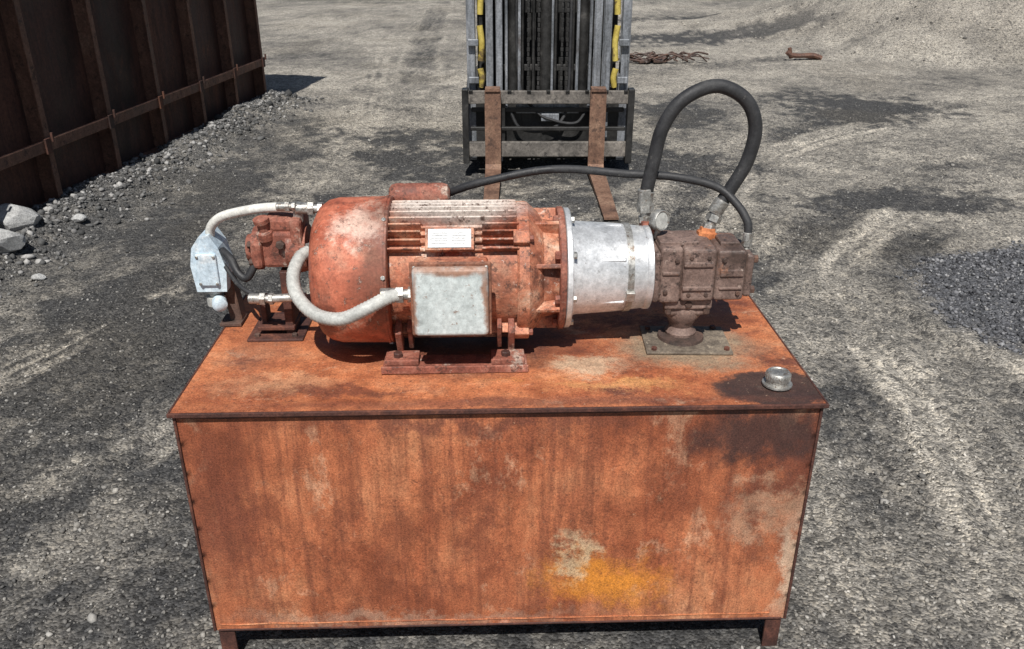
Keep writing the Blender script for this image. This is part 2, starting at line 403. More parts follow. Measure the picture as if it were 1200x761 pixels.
rust_top=weathered('rusty_tank_top',[(.28,(.15,.044,.022)),(.42,(.32,.095,.040)),(.56,(.48,.165,.068)),(.7,(.56,.255,.13)),(.85,(.54,.34,.22))],
    4.2,(1,1.4,1),bump=.3,grain=220,grainamt=.45,rough=(.5,.85),
    patch=[((.12,.04,.026),3.1,.53,.65,.85),((.54,.37,.25),6.2,.57,.68,.6),((.58,.24,.07),4.4,.58,.7,.5)],
    spots=[((.50,.30,.77),(.25,.15,.2),(.25,.205,.14),.85,.25,.4),((.66,.07,.77),(.155,.10,.2),(.028,.021,.021),.93,.14,.8),
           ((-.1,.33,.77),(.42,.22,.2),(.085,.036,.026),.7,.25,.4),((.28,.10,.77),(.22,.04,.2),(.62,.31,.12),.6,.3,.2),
           ((0,.02,.77),(.9,.03,.2),(.17,.058,.035),.65,.08,.2),((-.55,.12,.77),(.2,.07,.2),(.58,.31,.17),.55,.35,.2),((-.35,.09,.77),(.3,.035,.2),(.15,.05,.03),.75,.3,.2),
           ((.22,.2,.77),(.14,.06,.2),(.52,.41,.28),.65,.3,.2),((-.62,.3,.77),(.12,.2,.2),(.2,.07,.04),.5,.3,.2)],
    flake=[((.09,.03,.02),64,.57,.61,.6),((.66,.44,.30),56,.61,.66,.5)])
edge_rust=weathered('dark_edge_rust',[(.3,(.035,.018,.016)),(.55,(.09,.034,.024)),(.75,(.22,.08,.045))],14,bump=.4,grainamt=.4)
motor_red=weathered('faded_red_motor_paint',[(.3,(.18,.062,.04)),(.42,(.36,.125,.07)),(.52,(.50,.20,.115)),(.62,(.57,.33,.22)),(.76,(.60,.49,.40))],
    10,bump=.3,rough=(.5,.85),grainamt=.3,patch=[((.13,.055,.038),8,.53,.62,.85),((.66,.57,.48),13,.57,.65,.7),((.50,.11,.045),5,.55,.65,.6)],
    spots=[((-.11,.36,1.15),(.22,.13,.06),(.68,.62,.56),.9,.08,.5),((.02,.24,1.0),(.05,.12,.12),(.24,.09,.055),.6,.2,.3)],
    flake=[((.10,.048,.035),42,.55,.595,.85),((.68,.61,.54),44,.60,.64,.6)])
cover_red=weathered('red_fan_cover_paint',[(.3,(.16,.05,.032)),(.43,(.36,.092,.05)),(.56,(.50,.155,.088)),(.68,(.55,.28,.19)),(.82,(.58,.43,.33))],
    6,(1,1,1),bump=.25,rough=(.38,.78),grainamt=.25,patch=[((.12,.043,.03),5,.52,.60,.88),((.62,.43,.33),10,.57,.65,.6)],
    spots=[((-.29,.25,1.05),(.06,.3,.17),(.15,.055,.035),.8,.2,.4),((-.35,.24,1.13),(.09,.1,.04),(.66,.48,.39),.75,.2,.3),((-.44,.2,.9),(.06,.2,.10),(.15,.055,.038),.75,.25,.3),((-.33,.19,.95),(.05,.1,.11),(.20,.07,.045),.6,.2,.3)],
    flake=[((.11,.045,.03),40,.555,.60,.8),((.64,.48,.39),40,.61,.65,.6)])
pale_box=weathered('chalky_grey_paint',[(.3,(.42,.46,.45)),(.5,(.58,.63,.62)),(.75,(.70,.73,.71))],10,bump=.15,rough=(.5,.75),grainamt=.12,
    patch=[((.36,.17,.09),11,.58,.66,.75)],spots=[((-.114,.12,1.068),(.16,.1,.016),(.33,.14,.07),.85,.05,.3),((-.030,.12,.98),(.014,.1,.13),(.33,.14,.07),.85,.05,.3),((-.199,.12,.98),(.010,.1,.12),(.33,.14,.07),.8,.05,.3)],
    flake=[((.25,.13,.08),45,.59,.625,.8)])
rust_frame=weathered('box_rust_rim',[(.3,(.10,.045,.03)),(.6,(.30,.13,.08)),(.8,(.42,.32,.24))],20,bump=.4)
alu=weathered('weathered_aluminium',[(.3,(.44,.45,.46)),(.5,(.64,.65,.66)),(.7,(.80,.80,.81))],7,bump=.2,rough=(.36,.55),metal=.45,grainamt=.14,
    patch=[((.42,.33,.27),9,.62,.71,.6),((.28,.28,.28),15,.60,.68,.6)],flake=[((.2,.16,.14),50,.61,.64,.7)])
steel=weathered('zinc_plated_steel',[(.3,(.30,.29,.27)),(.6,(.52,.51,.48)),(.8,(.62,.60,.55))],30,bump=.2,rough=(.35,.6),metal=.7,grainamt=.3,flake=[((.16,.09,.05),60,.56,.6,.7)])
plate_m=weathered('nameplate_metal',[(.3,(.40,.41,.42)),(.6,(.54,.55,.55))],25,rough=(.4,.6),metal=.2,bump=.08,grainamt=.2,grain=300,flake=[((.3,.27,.24),50,.56,.62,.6)])
ink_m=weathered('plate_ink',[(.3,(.28,.28,.28)),(.6,(.36,.36,.36))],25)
pump_m=weathered('pump_cast_iron',[(.3,(.08,.053,.044)),(.5,(.18,.12,.10)),(.7,(.29,.205,.17)),(.85,(.38,.29,.245))],9,bump=.45,rough=(.5,.85),grainamt=.35,
    patch=[((.32,.14,.075),12,.57,.65,.65)],flake=[((.03,.02,.018),38,.56,.60,.8),((.48,.38,.32),44,.61,.65,.6)])
iron=weathered('dark_cast_iron',[(.3,(.035,.028,.025)),(.6,(.11,.065,.05)),(.8,(.2,.1,.06))],12,bump=.4)
rustred=weathered('red_rust_casting',[(.3,(.12,.045,.034)),(.5,(.28,.095,.062)),(.75,(.43,.23,.17))],12,bump=.5,patch=[((.50,.42,.35),14,.58,.66,.7)],flake=[((.08,.038,.028),40,.55,.60,.8)])
orange=weathered('orange_cap_plastic',[(.3,(.42,.12,.04)),(.7,(.58,.22,.09))],20,bump=.1)
rubber=weathered('black_rubber_hose',[(.3,(.018,.018,.02)),(.6,(.035,.035,.037)),(.85,(.085,.082,.078))],14,rough=(.45,.75),bump=.25,grain=260,grainamt=.3,flake=[((.13,.125,.115),34,.60,.66,.6)])
conduit_m=weathered('grey_flex_conduit',[(.3,(.36,.36,.34)),(.6,(.50,.50,.47)),(.8,(.60,.59,.54))],12,rough=(.5,.7),bump=.1,grainamt=.15,patch=[((.22,.15,.11),12,.58,.68,.7)])
white_m=weathered('white_conduit',[(.3,(.58,.57,.53)),(.6,(.76,.75,.70))],12,rough=(.4,.6),bump=.1,grainamt=.12,patch=[((.3,.24,.18),14,.60,.7,.6)])
bluegrey=weathered('blue_grey_enamel',[(.3,(.44,.55,.64)),(.6,(.58,.69,.76)),(.8,(.76,.80,.83))],12,rough=(.35,.6),bump=.15,grainamt=.15,patch=[((.4,.25,.17),16,.63,.7,.6),((.80,.81,.80),9,.54,.64,.6)])
grey_plate=weathered('stained_base_plate',[(.3,(.06,.045,.035)),(.5,(.16,.13,.10)),(.75,(.32,.26,.19))],14,bump=.5,flake=[((.42,.35,.26),30,.58,.64,.6)])

# ------------------------------------------------------------------ TANK
YAW=R(1.7)
T=empty('hydraulic_oil_tank',(0,0,0),YAW)
W=.76; D=.70; ZT=.77; ZB=.105
bm=bmesh.new(); nxx,nzz=70,32
x0,x1,z0,z1,y0,y1=-W+.008,W-.008,ZB,ZT-.009,.0,D-.006
def sheet(fn,nu,nv):
    vs=[[bm.verts.new(fn(a/nu,b_/nv)) for a in range(nu+1)] for b_ in range(nv+1)]
    for b_ in range(nv):
        for a in range(nu): bm.faces.new((vs[b_][a],vs[b_][a+1],vs[b_+1][a+1],vs[b_+1][a]))
def buck(u_,v_): return -math.sin(math.pi*u_)*math.sin(math.pi*v_)*(.003+.0035*math.sin(u_*9+v_*4)+.002*math.sin(u_*17-v_*6))
sheet(lambda u_,v_:(x0+(x1-x0)*u_,y0+buck(u_,v_),z0+(z1-z0)*v_),nxx,nzz)
sheet(lambda u_,v_:(x1-(x1-x0)*u_,y1-buck(u_,v_),z0+(z1-z0)*v_),nxx,nzz)
sheet(lambda u_,v_:(x1,y0+(y1-y0)*u_,z0+(z1-z0)*v_),8,8)
sheet(lambda u_,v_:(x0,y1-(y1-y0)*u_,z0+(z1-z0)*v_),8,8)
sheet(lambda u_,v_:(x0+(x1-x0)*u_,y1-(y1-y0)*v_,z0),8,8)
bmesh.ops.remove_doubles(bm,verts=bm.verts,dist=.0001)
o=fin('tank_shell',bm,rust_side,T,True)
bm=bmesh.new(); bmesh.ops.create_grid(bm,x_segments=90,y_segments=44,size=.5)
for v in bm.verts:
    X_=v.co.x*2*W; Y_=(v.co.y+.5)*D
    e=min(min(W-abs(X_),Y_,D-Y_)/.08,1)
    v.co=Vector((X_,Y_-.008,ZT+e*.004*math.sin(X_*5+1)*math.cos(Y_*7)))
r=bmesh.ops.extrude_face_region(bm,geom=bm.faces[:]); 
for v in [g_ for g_ in r['geom'] if isinstance(g_,bmesh.types.BMVert)]: v.co.z=ZT-.009
o=fin('top_plate',bm,rust_top,T); 
for p in o.data.polygons: p.use_smooth=True
o.data.set_sharp_from_angle(angle=R(30))
boxes('top_lip',[((0,-.0115,ZT-.0035),(2*W+.010,.007,.011)),((-W-.0025,D/2-.008,ZT-.0035),(.005,D,.011)),((W+.0025,D/2-.008,ZT-.0035),(.005,D,.011))],edge_rust,T,.0015)
boxes('corner_angles',[((-W+.006,-.0005,(ZT-.012+ZB)/2),(.007,.010,ZT-.014-ZB)),((W-.006,-.0005,(ZT-.012+ZB)/2),(.007,.010,ZT-.014-ZB)),
    ((0,.002,ZB+.0015),(2*W-.03,.010,.006))],edge_rust,T,.002)
bm=bmesh.new(); bm_tube(bm,[(-W+.02+i*.05,-.001+random.uniform(-.001,.001),ZB+.020+random.uniform(-.0012,.0012)) for i in range(30)],.0022,6,3)
fin('bottom_weld_bead',bm,rust_top,T,True)
bm=bmesh.new(); bm_tube(bm,[(-W+.02+i*.05,-.001+random.uniform(-.001,.001),ZT-.0145+random.uniform(-.0012,.0012)) for i in range(30)],.004,6,3)
fin('top_weld_bead',bm,edge_rust,T,True)
legs=[]
for sx in (-1,1):
    for yy_ in (.008,D-.03):
        legs+= [((sx*(W-.010-.022),yy_,.046),(.042,.008,.116)),((sx*(W-.014),yy_+(.030 if yy_<.3 else -.030),.046),(.008,.050,.116))]
boxes('legs',legs,edge_rust,T,.0015)
lathe('filler_neck',(.673,.087,ZT+.002),(0,0,1),[(0,0),(0,.036),(.004,.036),(.004,.027),(.014,.027),(.014,0)],steel,T,32)
lathe('filler_cap',(.673,.087,ZT+.014),(0,0,1),[(0,0),(0,.027),(.004,.029),(.018,.029),(.022,.026),(.023,.021),(.021,.019),(.021,0)],steel,T,36)
bm=bmesh.new()
for k in range(28):
    a=k/28*2*math.pi; bm_box(bm,(.673+.029*math.cos(a),.087+.029*math.sin(a),ZT+.025),(.0025,.0025,.013),(0,0,a))
fin('cap_knurling',bm,steel,T)
boxes('suction_plate',[((.500,.330,ZT+.005),(.225,.165,.007),(0,0,R(-3)))],grey_plate,T,.002)
lathe('gasket_ring',(.49,.345,ZT+.0085),(0,0,1),[(0,0),(0,.062),(.008,.060),(.010,.045),(.010,0)],iron,T,32)
hexes('plate_bolts',[((.405,.268,ZT+.0085),(0,0,1),.008,.008),((.595,.262,ZT+.0085),(0,0,1),.008,.008),((.41,.395,ZT+.0085),(0,0,1),.008,.008),((.59,.395,ZT+.0085),(0,0,1),.008,.008)],edge_rust,T)

# ------------------------------------------------------------------ MOTOR
M=empty('electric_motor',(0,0,0),YAW)
AY=.36; AZ=.975
lathe('fan_cover',(.018,AY,AZ),(1,0,0),[(-.488,0),(-.490,.05),(-.488,.10),(-.480,.140),(-.466,.166),(-.445,.181),(-.42,.187),(-.30,.189),(-.288,.189),(-.286,.186),(-.286,.15)],cover_red,M,72)
lathe('fan_cover_band',(.018,AY,AZ),(1,0,0),[(-.301,.189),(-.301,.191),(-.294,.191),(-.294,.189)],cover_red,M,72)
hexes('cover_screws_side',[((-.277,AY+math.cos(R(a))*.189,AZ+math.sin(R(a))*.189),(0,math.cos(R(a)),math.sin(R(a))),.006,.005) for a in (60,120,165,240,300)],steel,M)
lathe('frame',(0,AY,AZ),(1,0,0),[(-.272,.12),(-.272,.150),(.055,.150),(.055,.12)],motor_red,M,64)
bm=bmesh.new()
for k in range(48):
    a=k*7.5
    if 146<a<220: continue
    ar=R(a); rr=.162+.0005*(k%3)
    L=.315; xc=-.112
    if 118<a<148:
        for xc2,L2 in ((-.232,.085),(.005,.09)):
            bm_box(bm,(xc2,AY+math.cos(ar)*rr,AZ+math.sin(ar)*rr),(L2,.030,.0045),(ar,0,0))
        bm_box(bm,(-.115,AY+math.cos(ar)*.155,AZ+math.sin(ar)*.155),(.15,.015,.0045),(ar,0,0))
        continue
    bm_box(bm,(xc,AY+math.cos(ar)*rr,AZ+math.sin(ar)*rr),(L,.030,.0050),(ar,random.uniform(-.004,.004),0))
fin('cooling_fins',bm,motor_red,M,False,.0012,1)
lathe('end_shield',(0,AY,AZ),(1,0,0),[(.045,.12),(.045,.168),(.050,.172),(.074,.172),(.080,.166),(.098,.150),(.112,.128),(.150,.122),(.153,.12)],motor_red,M,64)
bm=bmesh.new()
for k in range(8):
    a=R(22.5+k*45); bm_box(bm,(.115,AY+math.cos(a)*.138,AZ+math.sin(a)*.138),(.075,.036,.012),(a,0,0))
for k in range(4):
    a=R(45+k*90); bm_box(bm,(.055,AY+math.cos(a)*.176,AZ+math.sin(a)*.176),(.04,.026,.034),(a,0,0))
fin('shield_ribs',bm,motor_red,M,False,.003)
lathe('mount_flange',(0,AY,AZ),(1,0,0),[(.150,.10),(.150,.156),(.153,.159),(.164,.159),(.166,.157),(.166,.1)],rustred,M,72)
hl=[]
for k in range(8):
    a=R(k*45+12); hl.append(((.150,AY+math.cos(a)*.143,AZ+math.sin(a)*.143),(-1,0,0),.0115,.012))
for k in range(4):
    a=R(45+k*90); hl.append(((.075,AY+math.cos(a)*.176,AZ+math.sin(a)*.176),(1,0,0),.009,.01))
hexes('flange_bolts',hl,rustred,M)
lathe('bell_flange',(0,AY,AZ),(1,0,0),[(.167,.09),(.167,.153),(.169,.156),(.180,.156),(.183,.153),(.183,.118)],alu,M,72)
lathe('bell_housing',(0,AY,AZ),(1,0,0),[(.181,.128),(.190,.126),(.196,.122),(.300,.1155),(.372,.107),(.376,.110),(.388,.110),(.390,.107),(.390,.02)],alu,M,72)
lathe('bell_strap',(0,AY,AZ),(1,0,0),[(.322,.1125),(.322,.1165),(.338,.1152),(.338,.110)],steel,M,72)
box('strap_latch',(.330,AY-.112,AZ-.035),(.022,.014,.028),steel,M,.002,(R(18),0,0))
bm=bmesh.new()
for k in range(6):
    a=R(30+k*60); bm_box(bm,(.257,AY+math.cos(a)*.113,AZ+math.sin(a)*.113),(.12,.010,.010),(a,0,0))
fin('bell_ribs',bm,alu,M,False,.003)
hexes('bell_bolts',[((.183,AY+math.cos(R(k*45+12))*.143,AZ+math.sin(R(k*45+12))*.143),(1,0,0),.009,.009) for k in range(8)],steel,M)
ft=[]
for sy in (-1,1):
    yb=AY+sy*.155
    ft+= [((-.112,yb,ZT+.009),(.362,.075,.014)),((-.245,yb-sy*.004,ZT+.024),(.085,.058,.016)),((.020,yb-sy*.004,ZT+.024),(.085,.058,.016)),
          ((-.252,yb-sy*.035,ZT+.07),(.016,.05,.085),(R(28)*-sy,0,0)),((.030,yb-sy*.035,ZT+.07),(.016,.05,.085),(R(28)*-sy,0,0)),
          ((-.225,yb-sy*.045,ZT+.075),(.012,.04,.085),(R(28)*-sy,0,0)),((0,yb-sy*.045,ZT+.075),(.012,.04,.085),(R(28)*-sy,0,0))]
boxes('motor_feet',ft,rustred,M,.003)
boxes('motor_slide_rail',[((-.112,AY-.155-.039,ZT+.012),(.366,.006,.020)),((-.112,AY+.155+.039,ZT+.012),(.366,.006,.020))],rustred,M,.002)
hexes('foot_bolts',[((xx_,AY+sy*.158,ZT+.032),(0,0,1),.012,.012) for xx_ in (-.255,.015) for sy in (-1,1)],edge_rust,M)
boxes('box_neck',[((-.114,AY-.165,.985),(.150,.05,.145))],motor_red,M,.006)
box('conduit_box_body',(-.114,.163,.988),(.176,.058,.172),motor_red,M,.010,None,3)
box('conduit_box_rim',(-.114,.131,.988),(.190,.009,.186),rust_frame,M,.004)
bm=bmesh.new(); bm_box(bm,(-.114,.116,.988),(.176,.026,.172))
fin('conduit_box_cover',bm,pale_box,M,False,.011,4)
hexes('cover_screws',[((-.114+sx*.083,.1265,.988+sz_*.081),(0,-1,0),.005,.005) for sx in (-1,1) for sz_ in (-1,1)],steel,M)
th=R(45); rr=.1815
ny_,nz_=-math.cos(th),math.sin(th)
box('nameplate',(-.118,AY+ny_*rr,AZ+nz_*rr),(.104,.0025,.050),plate_m,M,.0008,(-th,0,0))
ln=[]
for k in range(5):
    off=-.014+k*.0068
    for xs_,w_ in ((-.142,.03+.01*random.random()),(-.096,.025+.012*random.random())):
        ln.append(((xs_,AY+ny_*(rr+.0015)+off*math.sin(th),AZ+nz_*(rr+.0015)+off*math.cos(th)),(w_,.0008,.0012),(-th,0,0)))
boxes('nameplate_text_lines',ln,ink_m,M,0)
boxes('nameplate_seat',[((-.118,AY+ny_*.173,AZ+nz_*.173),(.118,.014,.060),(-th,0,0))],motor_red,M,.002)
lathe('lifting_lug',(-.285,.485,1.135),(1,0,0),[(0,0),(0,.022),(.006,.030),(.02,.034),(.14,.034),(.154,.030),(.16,.020),(.16,0)],rustred,M,28)
box('lug_web',(-.21,.45,1.11),(.05,.06,.03),rustred,M,.004)

# ------------------------------------------------------------------ PUMP
P=empty('hydraulic_pump',(0,0,0),YAW)
boxes('pump_body',[((.400,AY,AZ),(.018,.17,.135)),((.437,AY,AZ+.002),(.056,.150,.150)),((.508,AY,AZ+.004),(.084,.158,.142)),((.590,AY,AZ+.001),(.076,.150,.136)),((.640,AY,AZ-.004),(.022,.132,.116))],pump_m,P,.018,3)
boxes('pump_seams',[((.466,AY,AZ+.003),(.006,.140,.132)),((.551,AY,AZ+.003),(.005,.140,.126))],iron,P,.003)
boxes('pump_ribs',[((.505,AY-.0795,AZ+.035),(.075,.010,.014)),((.505,AY-.0795,AZ-.03),(.075,.010,.012)),((.592,AY-.076,AZ+.01),(.060,.008,.020)),((.592,AY-.076,AZ-.032),(.060,.007,.008)),((.437,AY-.076,AZ+.01),(.045,.007,.010)),((.46,AY,AZ+.078),(.10,.09,.012)),((.592,AY+.0,AZ+.072),(.05,.07,.012))],pump_m,P,.003)
hl=[]
for sy in (-1,1):
    for sz_ in (-1,1):
        hl.append(((.651,AY+sy*.05,AZ-.004+sz_*.042),(1,0,0),.011,.011)); hl.append(((.409,AY+sy*.066,AZ+sz_*.05),(1,0,0),.009,.010))
for xx_ in (.485,.53):
    hl.append(((xx_,AY-.074,AZ+.052),(0,-1,0),.006,.008)); hl.append(((xx_,AY-.074,AZ-.048),(0,-1,0),.006,.008))
for xx_,zz_ in ((.425,-.04),(.45,.045),(.57,.045),(.612,-.045)): hl.append(((xx_,AY-.072,AZ+zz_),(0,-1,0),.0065,.009))
hexes('pump_bolts',hl,iron,P)
boxes('suction_flange',[((.492,AY-.005,AZ-.082),(.125,.115,.030)),((.495,AY-.005,AZ-.106),(.108,.098,.022))],pump_m,P,.006)
lathe('suction_pipe',(.490,AY-.008,ZT+.016),(0,0,1),[(0,0),(0,.040),(.010,.042),(.018,.034),(.026,.030),(.045,.038),(.062,.050),(.085,.052),(.10,.045),(.10,0)],pump_m,P,28)
hexes('suction_bolts',[((.492+sx*.05,AY-.055,AZ-.097),(0,0,-1),.009,.014) for sx in (-1,1)]+[((.492,AY-.057,AZ-.082),(0,-1,0),.010,.010)],iron,P)
def fitting(name,p,d,r,parent,mat=steel):
    bm=bmesh.new(); d=Vector(d).normalized(); p=Vector(p)
    bm_lathe(bm,p,d,[(0,0),(0,r*1.15),(r*.8,r*1.15),(r*.8,0)],6)
    bm_lathe(bm,p+d*r*.8,d,[(0,0),(0,r*.8),(r*.9,r*.8),(r*.9,0)],16)
    bm_lathe(bm,p+d*r*1.5,d,[(0,0),(0,r*1.25),(r*1.0,r*1.25),(r*1.0,0)],6,.3)
    bm_lathe(bm,p+d*r*2.5,d,[(0,0),(0,r*1.02),(r*2.2,r*1.02),(r*2.3,r*.9),(r*2.3,0)],16)
    return fin(name,bm,mat,parent,True)
boxes('outlet_block',[((.395,.40,AZ+.098),(.045,.05,.032))],rustred,P,.004)
fitting('outlet_fitting',(.388,.41,AZ+.108),(-.10,.06,1),.018,P)
lathe('return_flange',(.548,.40,AZ+.066),(.1,.1,1),[(0,0),(0,.028),(.014,.028),(.018,.022),(.026,.020),(.026,0)],orange,P,6)
fitting('return_fitting',(.553,.405,AZ+.085),(.42,.16,1),.0165,P)
fitting('pilot_fitting',(.640,.345,AZ+.045),(.0,.1,1),.0105,P)
# ------------------------------------------------------------------ GAUGE
G=empty('pressure_gauge',(0,0,0),YAW)
gp=Vector((.414,.366,1.100)); gd=Vector((.7,-1,.15)).normalized()
lathe('gauge_case',gp,gd,[(-.014,0),(-.014,.024),(-.010,.027),(.008,.027),(.011,.025),(.010,.023),(.007,.022),(.007,0)],steel,G,36)
lathe('gauge_dial',gp+gd*.0075,gd,[(0,0),(0,.0215),(.0006,.0215),(.0006,0)],conduit_m,G,32)
cyl('gauge_stem',gp+Vector((0,.006,-.024)),gp+Vector((-.004,.012,-.05)),.008,steel,G)

# ------------------------------------------------------------------ HOSES
def hose(pts,r,bandr=None):
    H=empty('hydraulic_hose',(0,0,0),YAW)
    tube('hose_rubber',pts,r,rubber,H,18,14)
    for a,b_ in ((pts[0],pts[1]),(pts[-1],pts[-2])):
        a=Vector(a); d=(Vector(b_)-a).normalized()
        lathe('hose_ferrule',a-d*.012,d,[(0,0),(0,r*1.05),(.002,r*1.14),(r*2.2,r*1.14),(r*2.3,r*1.02)],steel,H,20)
    return H
hose([(.383,.418,1.135),(.388,.42,1.175),(.399,.42,1.24),(.416,.42,1.326),(.462,.42,1.394),(.541,.42,1.426),(.616,.42,1.394),(.650,.42,1.326),(.640,.42,1.24),(.604,.42,1.165),(.572,.414,1.112)],.0175)
hose([(.643,.352,1.055),(.640,.36,1.095),(.615,.39,1.135),(.565,.42,1.172),(.46,.44,1.193),(.33,.45,1.200),(.20,.46,1.210),(.11,.465,1.206),(.02,.47,1.188),(-.09,.49,1.155),(-.2,.55,1.09),(-.33,.57,1.00),(-.45,.53,.98),(-.53,.48,.99)],.0105)

# ------------------------------------------------------------------ CONDUIT
C=empty('flexible_conduit',(0,0,0),YAW)
tube('conduit_sleeve',[(-.232,.150,.992),(-.262,.14,.990),(-.312,.128,.968),(-.375,.130,.940),(-.440,.158,.940),(-.490,.205,.968),(-.508,.262,1.00),(-.498,.315,1.028),(-.476,.345,1.035)],.0155,conduit_m,C,16,10,.0045)
fitting('conduit_connector',(-.203,.152,.992),(-1,-.05,0),.0165,C)
cyl('conduit_locknut',(-.482,.34,1.034),(-.465,.352,1.036),.021,steel,C,None,6)

# ------------------------------------------------------------------ AUXILIARY PUMP (left)
A=empty('auxiliary_pump',(0,0,0),YAW)
boxes('aux_body',[((-.565,.44,1.02),(.10,.10,.10)),((-.565,.43,1.085),(.075,.07,.04)),((-.625,.44,1.01),(.028,.125,.075)),((-.52,.44,1.05),(.03,.12,.11))],rustred,A,.010)
lathe('aux_housing',(-.50,.44,1.01),(-1,0,0),[(0,0),(0,.062),(.02,.066),(.05,.066),(.055,.052),(.12,.048),(.125,.058),(.14,.058),(.145,.04),(.16,.036),(.16,0)],rustred,A,28)
lathe('aux_valve',(-.60,.40,1.05),(-.1,-.2,1),[(0,0),(0,.022),(.02,.022),(.024,.014),(.045,.014),(.047,.02),(.058,.02),(.06,.0)],rustred,A,20)
boxes('aux_stand',[((-.565,.43,.865),(.022,.08,.19)),((-.60,.43,.80),(.10,.10,.012)),((-.60,.43,ZT+.006),(.15,.15,.009)),((-.635,.43,.83),(.014,.05,.07))],edge_rust,A,.003)
hexes('aux_bolts',[((-.640,.44+sy*.045,1.01+sz_*.024),(-1,0,0),.010,.010) for sy in (-1,1) for sz_ in (-1,1)]+[((-.65,.375,ZT+.011),(0,0,1),.008,.008),((-.55,.375,ZT+.011),(0,0,1),.008,.008),
   ((-.56,.38,1.04),(0,-1,0),.012,.012),((-.53,.38,.99),(0,-1,0),.010,.012)],iron,A)
fitting('aux_fitting',(-.45,.41,1.125),(-1,0,.03),.0145,A)
fitting('aux_fitting_upper',(-.515,.40,1.135),(-1,.1,-.05),.0105,A)
lathe('aux_tee',(-.515,.415,1.09),(0,0,1),[(0,0),(0,.013),(.03,.013),(.03,.018),(.048,.018),(.048,0)],steel,A,6)
fitting('drain_fitting',(-.585,.34,.905),(-1,.1,-.02),.0135,A)
cyl('drain_pipe',(-.60,.34,.905),(-.50,.34,.91),.011,steel,A)

# ------------------------------------------------------------------ SWITCH BOX (left edge)
S=empty('switch_box',(0,0,0),YAW)
boxes('bracket_post',[((-.742,.48,.86),(.030,.008,.19),(0,R(-6),0)),((-.728,.50,.855),(.008,.045,.18),(0,R(-6),0)),((-.745,.49,.778),(.06,.07,.010))],iron,S,.002)
bm=bmesh.new()
prof=[(-.815,.885),(-.822,.96),(-.812,1.010),(-.790,1.040),(-.762,1.045),(-.742,1.01),(-.728,.95),(-.735,.885)]
fr=[bm.verts.new((a,.44,b_)) for a,b_ in prof]; bk=[bm.verts.new((a,.52,b_)) for a,b_ in prof]
bm.faces.new(fr); bm.faces.new(bk[::-1])
for k in range(len(prof)):
    j=(k+1)%len(prof); bm.faces.new((fr[k],fr[j],bk[j],bk[k]))
fin('switch_housing',bm,bluegrey,S,False,.008,3)
boxes('switch_cover',[((-.777,.436,.950),(.055,.008,.09))],bluegrey,S,.003)
hexes('switch_screws',[((-.777+a*.022,.432,.95+b_*.038),(0,-1,0),.004,.004) for a in (-1,1) for b_ in (-1,1)],steel,S)
lathe('switch_gland',(-.778,.475,.890),(0,0,-1),[(0,0),(0,.024),(.018,.024),(.018,.017),(.03,.017),(.03,.026),(.055,.026),(.06,.012),(.06,0)],conduit_m,S,18)
lathe('switch_plug',(-.765,.455,.850),(.35,-1,-.1),[(0,0),(0,.020),(.022,.020),(.026,.013),(.03,0)],bluegrey,S,18)
tube('white_conduit_pipe',[(-.768,.47,1.030),(-.758,.462,1.062),(-.725,.45,1.092),(-.665,.435,1.112),(-.60,.425,1.124),(-.535,.41,1.130)],.0125,white_m,S,14)
tube('black_cable',[(-.735,.45,1.00),(-.705,.42,.985),(-.685,.40,.955),(-.66,.39,.945),(-.635,.40,.985),(-.62,.41,1.01)],.0105,rubber,S,12)
tube('earth_cable',[(-.735,.45,.96),(-.70,.41,.93),(-.66,.37,.915),(-.60,.345,.905)],.006,rubber,S,10)

# ------------------------------------------------------------------ CONTAINER (left background)
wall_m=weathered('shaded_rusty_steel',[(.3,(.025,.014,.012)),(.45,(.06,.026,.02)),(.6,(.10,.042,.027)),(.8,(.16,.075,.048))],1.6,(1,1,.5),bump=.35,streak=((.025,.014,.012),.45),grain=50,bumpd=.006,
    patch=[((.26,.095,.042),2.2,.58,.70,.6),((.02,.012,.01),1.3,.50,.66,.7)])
rib_m=weathered('rusty_rib_steel',[(.3,(.07,.034,.026)),(.55,(.16,.08,.053)),(.8,(.30,.19,.135))],3,(1,1,.6),bump=.35,grain=60,bumpd=.005,flake=[((.04,.022,.018),14,.55,.6,.7)])
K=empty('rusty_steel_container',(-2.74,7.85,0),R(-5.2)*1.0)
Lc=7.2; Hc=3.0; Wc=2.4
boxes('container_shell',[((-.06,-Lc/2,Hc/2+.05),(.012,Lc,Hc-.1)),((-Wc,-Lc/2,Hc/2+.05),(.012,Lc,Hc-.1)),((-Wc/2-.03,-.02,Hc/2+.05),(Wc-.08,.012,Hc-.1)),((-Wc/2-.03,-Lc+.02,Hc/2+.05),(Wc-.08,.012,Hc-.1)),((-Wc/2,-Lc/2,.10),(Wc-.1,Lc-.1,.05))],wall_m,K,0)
rb=[];
for k in range(10):
    yk=-.03-k*.79
    rb.append(((-.005,yk,Hc/2+.03),(.11,.012,Hc-.08))); rb.append(((.057,yk,Hc/2+.03),(.012,.055,Hc-.08)))
boxes('wall_ribs',rb,rib_m,K,.003)
boxes('wall_rails',[((.080,-Lc/2,.50),(.030,Lc-.1,.075)),((.0,-Lc/2,.06),(.13,Lc,.10)),((.0,-Lc/2,Hc),(.16,Lc,.12)),((-Wc/2,-.0,Hc),(Wc-.2,.12,.119))],rib_m,K,.006)
cl=[]
for k in range(9):
    yk=-.10-k*.79
    cl+= [((.102,yk,.50),(.014,.06,.10)),((.114,yk+.04,.55),(.016,.015,.06))]
boxes('rail_cleats',cl,wall_m,K,.003)

